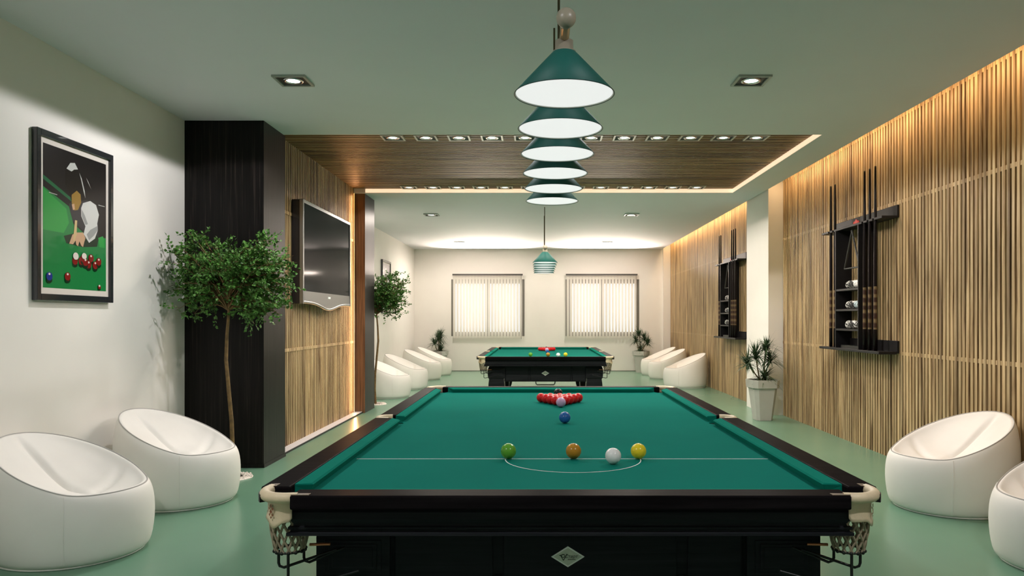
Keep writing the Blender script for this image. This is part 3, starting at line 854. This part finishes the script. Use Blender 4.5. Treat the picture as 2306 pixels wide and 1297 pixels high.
# ================================================================== plants
def spiky_plant():
    rnd = random.Random(4)
    t = thing('potted_plant', 'x', 'potted plant', (0,0,0), 0, 'spiky potted plants')
    m = MB()
    prof = [(0.0, 0.001), (0.112, 0.0), (0.165, 0.445), (0.172, 0.447), (0.172, 0.455), (0.190, 0.455), (0.197, 0.568), (0.176, 0.568), (0.170, 0.52), (0.0, 0.519)]
    def sq(w, z):
        c = w*0.30; return [(-w+c,-w,z),(w-c,-w,z),(w,-w+c,z),(w,w-c,z),(w-c,w,z),(-w+c,w,z),(-w,w-c,z),(-w,-w+c,z)]
    vs = []; fs = []
    for (w, z) in prof: vs += sq(max(w, 0.002), z)
    for i in range(len(prof)-1):
        for k in range(8):
            l = (k+1) % 8; fs.append((i*8+k, i*8+l, (i+1)*8+l, (i+1)*8+k))
    m.add(vs, fs); m.build('pot', 'pot_white', t, bevel=0.004)
    m = MB(); m.add(sq(0.168, 0.535), [tuple(range(8))]); m.build('soil', 'soil', t)
    heads = [((-0.03, 0.02, 0.53), (-0.10, 0.0, 0.93)), ((0.03, -0.02, 0.53), (0.05, 0.0, 1.04)), ((0.0, 0.05, 0.53), (-0.19, 0.06, 0.82)), ((0.05, 0.04, 0.53), (0.13, 0.04, 0.88)), ((0.0, 0.0, 0.53), (0.02, -0.02, 0.64))]
    m = MB(); lf = MB()
    for a, b in heads:
        a, b = Vector(a), Vector(b); mid = (a+b)/2 + Vector((rnd.uniform(-.02,.02), rnd.uniform(-.02,.02), 0))
        m.tube([a, mid, b], [0.010, 0.009, 0.007], 7)
        n = 125
        for k in range(n):
            az = rnd.uniform(0, 2*PI); el = rnd.triangular(-0.5, 1.5, 0.55); L = rnd.uniform(0.19, 0.32)
            o = b + Vector((0, 0, -0.09*rnd.random()))
            d = Vector((math.cos(az)*math.cos(el), math.sin(az)*math.cos(el), math.sin(el)))
            sd = d.cross(Vector((0,0,1)));  sd = sd.normalized() if sd.length > 1e-3 else Vector((1,0,0))
            w = rnd.uniform(0.007, 0.011); pts = []
            for i in range(5):
                u = i/4; p = o + d*L*u + Vector((0,0,-0.10*L*u*u*4*max(0.1, math.cos(el))))
                ww = w*(0.5+1.2*u if u < 0.4 else 1.65*(1-u)/1.0) ; pts.append((p - sd*ww, p + sd*ww))
            vs = [q for pr in pts for q in pr]
            lf.add(vs, [(2*i, 2*i+1, 2*i+3, 2*i+2) for i in range(4)], 0, True)
    m.build('stem', 'bark', t); lf.build('leaf_tuft', 'leaf_dark', t)
    return t
pl = spiky_plant()
pl.location = (3.15, 10.62, 0); pl.rotation_euler = (0, 0, 0.08); pl['label'] = 'spiky green plant in a tall pale pot before the white pillar'
dup(pl, (-2.63, 20.05, 0), 1.3, 'spiky green potted plant in the corner on the white wall side of the windows')
dup(pl, (2.71, 20.0, 0), 2.7, 'spiky green potted plant near the blind closest to the far slats')

def indoor_tree():
    rnd = random.Random(11)
    t = thing('indoor_tree', 'x', 'tree', (0,0,0), 0, 'slender indoor trees beside the dark columns')
    m = MB(); m.tube([(0,0,0.0),(0.012,0,0.25),(0.004,0,0.5),(-0.022,0,0.78),(-0.050,0.01,1.05),(-0.040,0.005,1.28),(-0.02,0,1.5),(-0.015,0,1.74)], [0.023,0.019,0.018,0.017,0.016,0.014,0.012,0.010], 10)
    tk = m.build('trunk', 'bark', t)
    br = MB(); lf = MB()
    def leaf(p, d):
        L = rnd.uniform(0.024, 0.040); w = L*0.36
        d = (d + Vector((rnd.gauss(0,.7), rnd.gauss(0,.7), rnd.gauss(0,.5)))).normalized()
        sd = d.cross(Vector((rnd.gauss(0,1), rnd.gauss(0,1), rnd.gauss(0,1))))
        if sd.length < 1e-3: return
        sd.normalize(); nn = d.cross(sd)*0.15*L
        lf.add([p, p+d*L*0.45-sd*w+nn, p+d*L, p+d*L*0.45+sd*w+nn], [(0,1,2,3)], 0)
    starts = [Vector((-0.03, 0, 1.50)), Vector((-0.02, 0, 1.60)), Vector((-0.018, 0, 1.68)), Vector((-0.015, 0, 1.74))]
    lobes = [(Vector((-0.30, 0, 1.90)), (0.27, 0.30, 0.31), 44), (Vector((0.33, -0.01, 1.89)), (0.27, 0.30, 0.33), 48), (Vector((0.02, 0, 1.84)), (0.24, 0.33, 0.20), 26),
             (Vector((-0.38, 0, 1.66)), (0.20, 0.26, 0.12), 12), (Vector((0.40, 0, 1.62)), (0.19, 0.26, 0.16), 16), (Vector((0.16, 0, 1.48)), (0.12, 0.2, 0.14), 7), (Vector((0.36, 0, 1.50)), (0.16, 0.22, 0.10), 9), (Vector((-0.33, 0, 1.52)), (0.18, 0.2, 0.08), 6)]
    for c, rad, n in lobes:
        for k in range(n):
            while True:
                q = Vector((rnd.uniform(-1,1), rnd.uniform(-1,1), rnd.uniform(-1,1)))
                if 0.25 < q.length < 1: break
            tip = c + Vector((q.x*rad[0], q.y*rad[1], q.z*rad[2]))
            s = starts[rnd.randrange(4)] if tip.z > 1.62 else starts[rnd.randrange(2)]
            ctl = s.lerp(tip, 0.5) + Vector((0, 0, 0.10 + 0.05*rnd.random()))
            pts = []
            for i in range(7):
                u = i/6; pts.append(s*(1-u)**2 + ctl*2*u*(1-u) + tip*u*u)
            br.tube(pts, [0.0065*(1-i/6)+0.0012 for i in range(7)], 4, caps=False)
            # twigs in the outer half, each with leaves
            for j in range(5):
                u = rnd.uniform(0.55, 1.0); p = s*(1-u)**2 + ctl*2*u*(1-u) + tip*u*u
                d = Vector((rnd.gauss(0,1), rnd.gauss(0,1), rnd.gauss(0.25,0.8))).normalized(); L = rnd.uniform(0.06, 0.15)
                e = p + d*L + Vector((0,0,-0.02))
                if e.x < -0.56 or e.x > 0.575 or abs(e.y) > 0.38: continue
                br.tube([p, p.lerp(e, 0.5)+Vector((0,0,0.008)), e], [0.0018, 0.0014, 0.0008], 3, caps=False)
                for i in range(13):
                    leaf(p.lerp(e, 0.2+0.8*i/8) + Vector((rnd.gauss(0,.006), rnd.gauss(0,.006), rnd.gauss(0,.006))), d)
    br.build('branch', 'bark', tk); lf.build('foliage', 'leaf_green', t)
    # pebble ring set round the foot
    m = MB(); m.lathe([(0.10, 0.0), (0.10, 0.012), (0.175, 0.012), (0.185, 0.0)], 40)
    for k in range(150):
        a = rnd.uniform(0, 2*PI); r = rnd.uniform(0.105, 0.178); s_ = rnd.uniform(0.006, 0.011)
        m.sphere((r*math.cos(a), r*math.sin(a), 0.012), s_, 7, 5)
    m.build('pebble_ring', 'pebble', t)
    m = MB(); m.disc((0,0,0.004), 0.102, 32, down=False); m.build('soil', 'soil', t)
    return t
tree = indoor_tree()
tree.location = (-2.755, 6.765, 0); tree['label'] = 'slender indoor tree with round leaves in front of the nearer dark column'
dup(tree, (-2.72, 12.58, 0), PI, 'slender indoor tree half hidden behind the farther dark column')

# ================================================================== framed prints
def ell(cx, cy, rx, ry, n=14): return [(cx+rx*math.cos(2*PI*k/n), cy+ry*math.sin(2*PI*k/n)) for k in range(n)]
def framed_print():
    W, Hh = 0.90, 1.155
    t = thing('framed_print', 'x', 'picture', (0,0,0), 0, 'framed snooker prints on the white wall')
    # local frame: x out of the wall, y along the wall, z up from the lower edge
    m = MB(); f = 0.046
    for (y0,y1,z0,z1) in ((0,f*0.9,0,Hh),(W-f*0.9,W,0,Hh),(f*0.9,W-f*0.9,0,f),(f*0.9,W-f*0.9,Hh-f,Hh)): m.box(0, 0.04, y0, y1, z0, z1)
    m.build('picture_frame', 'frame_black', t, bevel=0.004)
    m = MB(); m.box(0.0, 0.022, f*0.9, W-f*0.9, f, Hh-f); m.build('mount', 'mat_board', t)
    y0, y1, z0, z1 = 0.082, W-0.074, 0.088, Hh-0.086
    names = list(PRINT); m = MB(); cnt = [0]
    def P(mat, pts):
        """points in the print's own 0..100 grid, measured from its upper left corner"""
        cnt[0] += 1; d = 0.0225 + 0.00012*cnt[0]
        q = [(d, y0+(y1-y0)*u/100, z1-(z1-z0)*v/100) for u, v in pts]
        # keep the face turned out of the wall
        ar = sum(q[i][1]*q[(i+1) % len(q)][2]-q[(i+1) % len(q)][1]*q[i][2] for i in range(len(q)))
        m.add(q, [tuple(range(len(q))) if ar > 0 else tuple(range(len(q)))[::-1]], names.index(mat))
    P('p_dark', [(0,0),(100,0),(100,100),(0,100)])
    P('p_green', [(0,30),(38,40),(45,52),(70,60),(100,58),(100,100),(0,100)])
    P('p_lite', [(0,31),(34,42),(38,52),(30,60),(0,60)])
    P('p_rail', [(0,22),(40,33),(42,36),(0,25)])
    P('p_shadow', [(30,62),(50,58),(88,57),(84,66),(60,68),(34,67)])
    P('p_lite', [(86,59),(94,57),(98,60),(98,66),(88,66)])
    P('p_vest', [(38,38),(56,32),(70,32),(86,40),(86,58),(62,56),(44,50),(40,44)])
    P('p_hair', [(33,14),(38,9),(47,9),(54,14),(62,24),(66,32),(56,34),(40,32),(33,24)])
    P('p_hi', [(34,13),(40,8),(47,7),(52,11),(46,12),(42,14)])
    P('p_hi', [(54,13),(58,17),(63,26),(64,31),(61,26),(57,18)])
    P('p_hi', [(65,15),(69,18),(74,23),(69,19)])
    P('p_face', [(42,31),(50,27),(56,29),(57,35),(52,41),(46,42),(42,37)])
    P('p_skin', [(42,38),(46,37),(47,41),(44,42)])
    P('p_sleeve', [(60,35),(72,32),(82,34),(87,41),(84,48),(85,53),(80,60),(70,64),(61,58),(64,52),(57,45),(57,39)])
    P('p_fold', [(66,58),(72,54),(84,50),(85,53),(78,58),(70,62)])
    P('p_fold', [(58,40),(63,44),(68,50),(64,51),(58,45)])
    P('p_skin', [(38,67),(43,60),(49,58),(60,57),(64,61),(62,64),(60,68),(57,67),(54,64),(52,68),(49,67),(48,64),(44,67)])
    P('p_cue', [(47,49),(50.5,49),(49.5,60),(46,65),(44,64)])
    P('p_hi', [(8,33.2),(20,33.5),(20,34),(8,33.7)]); P('p_hi', [(86,33.2),(97,33.3),(97,33.8),(86,33.8)])
    for (cx, cy, k) in ((47,79,'p_red'),(57,78.5,'p_red'),(60,76.5,'p_red'),(73,75.5,'p_red'),(69,80.5,'p_red'),(63.5,79,'p_red'),(80,80.5,'p_red'),(86,77.5,'p_red'),(35,91,'p_red'),(8,92,'p_blue'),(87,97,'p_red')):
        r = 1.0 if cy < 96 else 0.55
        P('p_shadow', ell(cx, cy+2.6*r, 4.2*r, 2.2*r)); P(k, ell(cx, cy, 4.4*r, 3.0*r)); P('p_white', ell(cx, cy-1.6*r, 1.5, 0.8, 8))
    P('p_white', ell(47.5, 75.5, 4.4, 2.7)); P('p_white', ell(61, 74.6, 4.0, 2.3))
    m.build('print', names, t)
    return t
fp = framed_print()
fp.location = (XL+0.002, 5.02, 1.545); fp['label'] = 'large framed snooker print above the foreground bean bag'
dup(fp, (XL+0.002, 16.15, 1.545), 0, 'small looking framed print glimpsed behind the farther tree')

# ================================================================== television
t = thing('television', 'wall mounted flat television with silver trim on the oak slats', 'television', (-2.763, 8.44, 1.57))
TW, TH = 2.12, 1.19
m = MB(); m.box(0.002, 0.10, 0.0, TW, 0.02, TH); m.build('casing', 'black_gloss', t, bevel=0.008)
m = MB()
for (y0,y1,z0,z1) in ((-0.004,0.032,0.02,TH+0.004),(TW-0.032,TW+0.004,0.02,TH+0.004),(0.032,TW-0.032,TH-0.034,TH+0.004)): m.box(0.09, 0.132, y0, y1, z0, z1)
m.build('screen_bezel', 'silver_bezel', t, bevel=0.004)
m = MB(); m.box(0.10, 0.122, 0.032, TW-0.032, 0.165, TH-0.034); m.build('screen', 'tv_screen', t)
pts = []; n = 40
for k in range(n+1):
    u = k/n; pts.append((0.045+(TW-0.09)*u, 0.045 - 0.075*math.exp(-((u-0.5)/0.22)**2) ))
m = MB(); m.prism(pts + [(TW-0.045, 0.165), (0.045, 0.165)], 0.10, 0.128, axis=0); ch = m.build('speaker_bar', 'tv_chin', t)
m = MB(); m.tube([(0.118, y, z-0.004) for y, z in [(-0.0, 0.045)] + pts + [(TW, 0.045)]], 0.017, 8); m.build('lower_trim', 'silver_bezel', t)
m = MB(); m.box(0.128, 0.131, TW*0.5-0.05, TW*0.5+0.05, 0.10, 0.125); m.build('maker_mark', 'chalk_white', ch)

# ================================================================== cue racks
def cue_rack():
    t = thing('cue_rack', 'x', 'cue rack', (0,0,0), 0, 'black wall cue racks')
    # origin on the slat face at the near end, floor level; x negative = into the room, y = away from camera
    L = 1.60
    m = MB(); m.box(-0.022, 0.0, 0, L, 2.435, 2.56)
    out = [(-0.022, 0.0), (-0.022, L), (-0.175, L)]
    for c in (1.375, 1.25, 0.455, 0.33, 0.20): out += [(-0.175, c+0.021), (-0.128, c+0.021), (-0.128, c-0.021), (-0.175, c-0.021)]
    out += [(-0.175, 0.0)]
    m.prism(out, 2.428, 2.452); m.build('top_rail', 'black_satin', t, bevel=0.003)
    m = MB(); m.box(-0.022, 0.0, 0, L, 1.075, 1.20); m.box(-0.205, -0.022, 0.0, L, 1.065, 1.092); m.build('bottom_shelf', 'black_satin', t, bevel=0.003)
    y0, y1 = 0.53, 1.165
    for q in (y0, y1-0.022):
        m = MB(); m.box(-0.185, -0.001, q, q+0.022, 1.092, 2.428); m.build('side_panel', 'black_satin', t, bevel=0.002)
    for z in (1.757, 1.53, 1.31):
        m = MB(); m.box(-0.182, -0.001, y0+0.022, y1-0.022, z-0.022, z); m.build('shelf', 'black_satin', t)
    m = MB(); m.box(-0.15, -0.02, y0+0.10, y1-0.08, 1.092, 1.125); m.build('tray', 'black_metal', t)
    # round emblem on the rail
    m = MB(); c = (y0+y1)/2 + 0.12
    for (dy, dz, r, mt) in ((0,0.0,0.030,0),(0.045,0.0,0.024,0),(-0.045,0.0,0.024,0),(0.0,0.022,0.018,0),(0.02,-0.034,0.016,1),(-0.03,-0.034,0.016,1),(0.07,-0.03,0.012,1)):
        m.prism(ell(c+dy, 2.50+dz, r*1.3, r, 12), -0.026, -0.0225, mt, axis=0)
    m.build('emblem', ['red_enamel', 'gold_enamel'], t)
    return t
RACKX = 3.598
rk = cue_rack(); 
RACKS = [(RACKX, 7.53, 'nearer'), (3.558, 12.87, 'farther')]
rk.location = (RACKX, RACKS[0][1], 0); rk['label'] = 'black cue rack on the nearer slat panel'
dup(rk, (3.558, RACKS[1][1], 0), 0, 'black cue rack on the farther slat panel beyond the pillar')
def cue():
    t = thing('billiard_cue', 'x', 'billiard cue', (0,0,0), 0, 'billiard cues standing in the racks')
    m = MB(); m.lathe([(0.001,0.0),(0.0185,0.0),(0.0185,0.22)], 16); m.build('butt_end', 'cue_dark', t)
    m = MB(); m.lathe([(0.0185,0.22),(0.0175,0.66)], 16); m.build('butt', 'cue_butt', t)
    m = MB(); m.lathe([(0.0175,0.66),(0.0165,1.0),(0.013,1.5),(0.010,1.878)], 16); m.build('shaft', 'cue_dark', t)
    m = MB(); m.lathe([(0.010,1.878),(0.0095,1.892),(0.0001,1.894)], 14); m.build('tip', 'black_metal', t)
    return t
cq = cue(); first = True
for (rx, ry, nm) in RACKS:
    for k, dy in enumerate((0.20, 0.33, 0.455, 1.25, 1.375)):
        # the cues stand through the notches of the rail
        lab = 'dark billiard cue in the %s rack, %s counting from the camera end' % (nm, ORD[k])
        if first: cq.location = (rx-0.150, ry+dy, 1.092); cq['label'] = lab; first = False
        else: dup(cq, (rx-0.150, ry+dy, 1.092), 0.7*k, lab)
def roll(mat, length, label, loc, seed):
    rnd = random.Random(seed)
    m = MB(); pr = []
    for k in range(13):
        u = k/12; r = 0.047*(1-0.12*abs(math.sin(3*PI*u + seed))) * (1 if 0 < k < 12 else 0.8)
        pr.append((r, length*(u-0.5)))
    pr = [(0.001, pr[0][1])] + pr + [(0.001, pr[-1][1])]
    m.lathe(pr, 20, (0, 0, 0.0472), axis=1)
    o = m.build('rolled_cloth', mat, loc=loc)
    return tag(o, label, 'rolled cloth', 'rolled cloths on the rack shelves')
sn = ['top', 'middle', 'bottom']
for (rx, ry, nm) in RACKS:
    for k, z in enumerate((1.757, 1.53, 1.31)):
        roll(['roll_white', 'roll_blue', 'roll_marked'][k], 0.19, '%s rolled cloth on the %s shelf of the %s cue rack' % (['white', 'pale blue', 'black and white'][k], sn[k], nm), (rx-0.10, ry+0.675, z), k+1)
        roll('roll_marked', 0.21, 'dark patterned white rolled cloth deeper along the %s shelf of the %s cue rack' % (sn[k], nm), (rx-0.10, ry+0.885, z), k+5)
    # hanging triangle
    m = MB(); a, h = 0.20, 0.40; yc = ry+0.85; x = rx-0.12; r = 0.010
    A, B, C = Vector((x, yc, 2.395)), Vector((x, yc-a, 1.985)), Vector((x, yc+a, 1.985))
    for p, q in ((A, B), (B, C), (C, A)):
        m.tube([p, q], r, 6)
    m.sphere(A, 0.014, 10, 8)
    m.tube([A, A + Vector((0, 0, 0.04))], 0.004, 6)
    tag(m.build('ball_triangle', 'triangle_wood'), 'dark triangle frame hanging inside the %s cue rack' % nm, 'ball triangle', 'hanging ball triangles')

# ================================================================== light, camera, view
w = bpy.data.worlds.new('sky'); S.world = w; w.use_nodes = True
bg = w.node_tree.nodes['Background']; bg.inputs[0].default_value = (1.0, 0.95, 0.86, 1); bg.inputs[1].default_value = 1.35
for i, (a, b) in enumerate(WIN):      # daylight arriving through each window opening
    l = area('window_daylight', ((a+b)/2, YB+0.24, (WZ0+WZ1)/2), (math.radians(-90), 0, 0), b-a, WZ1-WZ0, 1.0, (1, 1, 1))
    l.data.cycles.is_portal = True
cam = bpy.data.cameras.new('camera'); co = bpy.data.objects.new('camera', cam); COL.objects.link(co)
co.location = (0, 0, EYE); co.rotation_euler = (PI/2, 0, 0)
cam.sensor_width = 36.0; cam.lens = 36.0*1700/2306
cam.shift_x = -60.0/2306; cam.shift_y = 69.5/2306
cam.clip_start = 0.05
S.camera = co
S.view_settings.view_transform = 'Standard'; S.view_settings.look = 'None'; S.view_settings.gamma = 1.0; S.view_settings.use_curve_mapping = False
S.view_settings.exposure = 0.72
S.cycles.max_bounces = 10; S.cycles.diffuse_bounces = 7; S.cycles.glossy_bounces = 4; S.cycles.transparent_max_bounces = 8
S.cycles.sample_clamp_indirect = 4.0; S.cycles.caustics_reflective = False; S.cycles.caustics_refractive = False
S.cycles.use_denoising = True
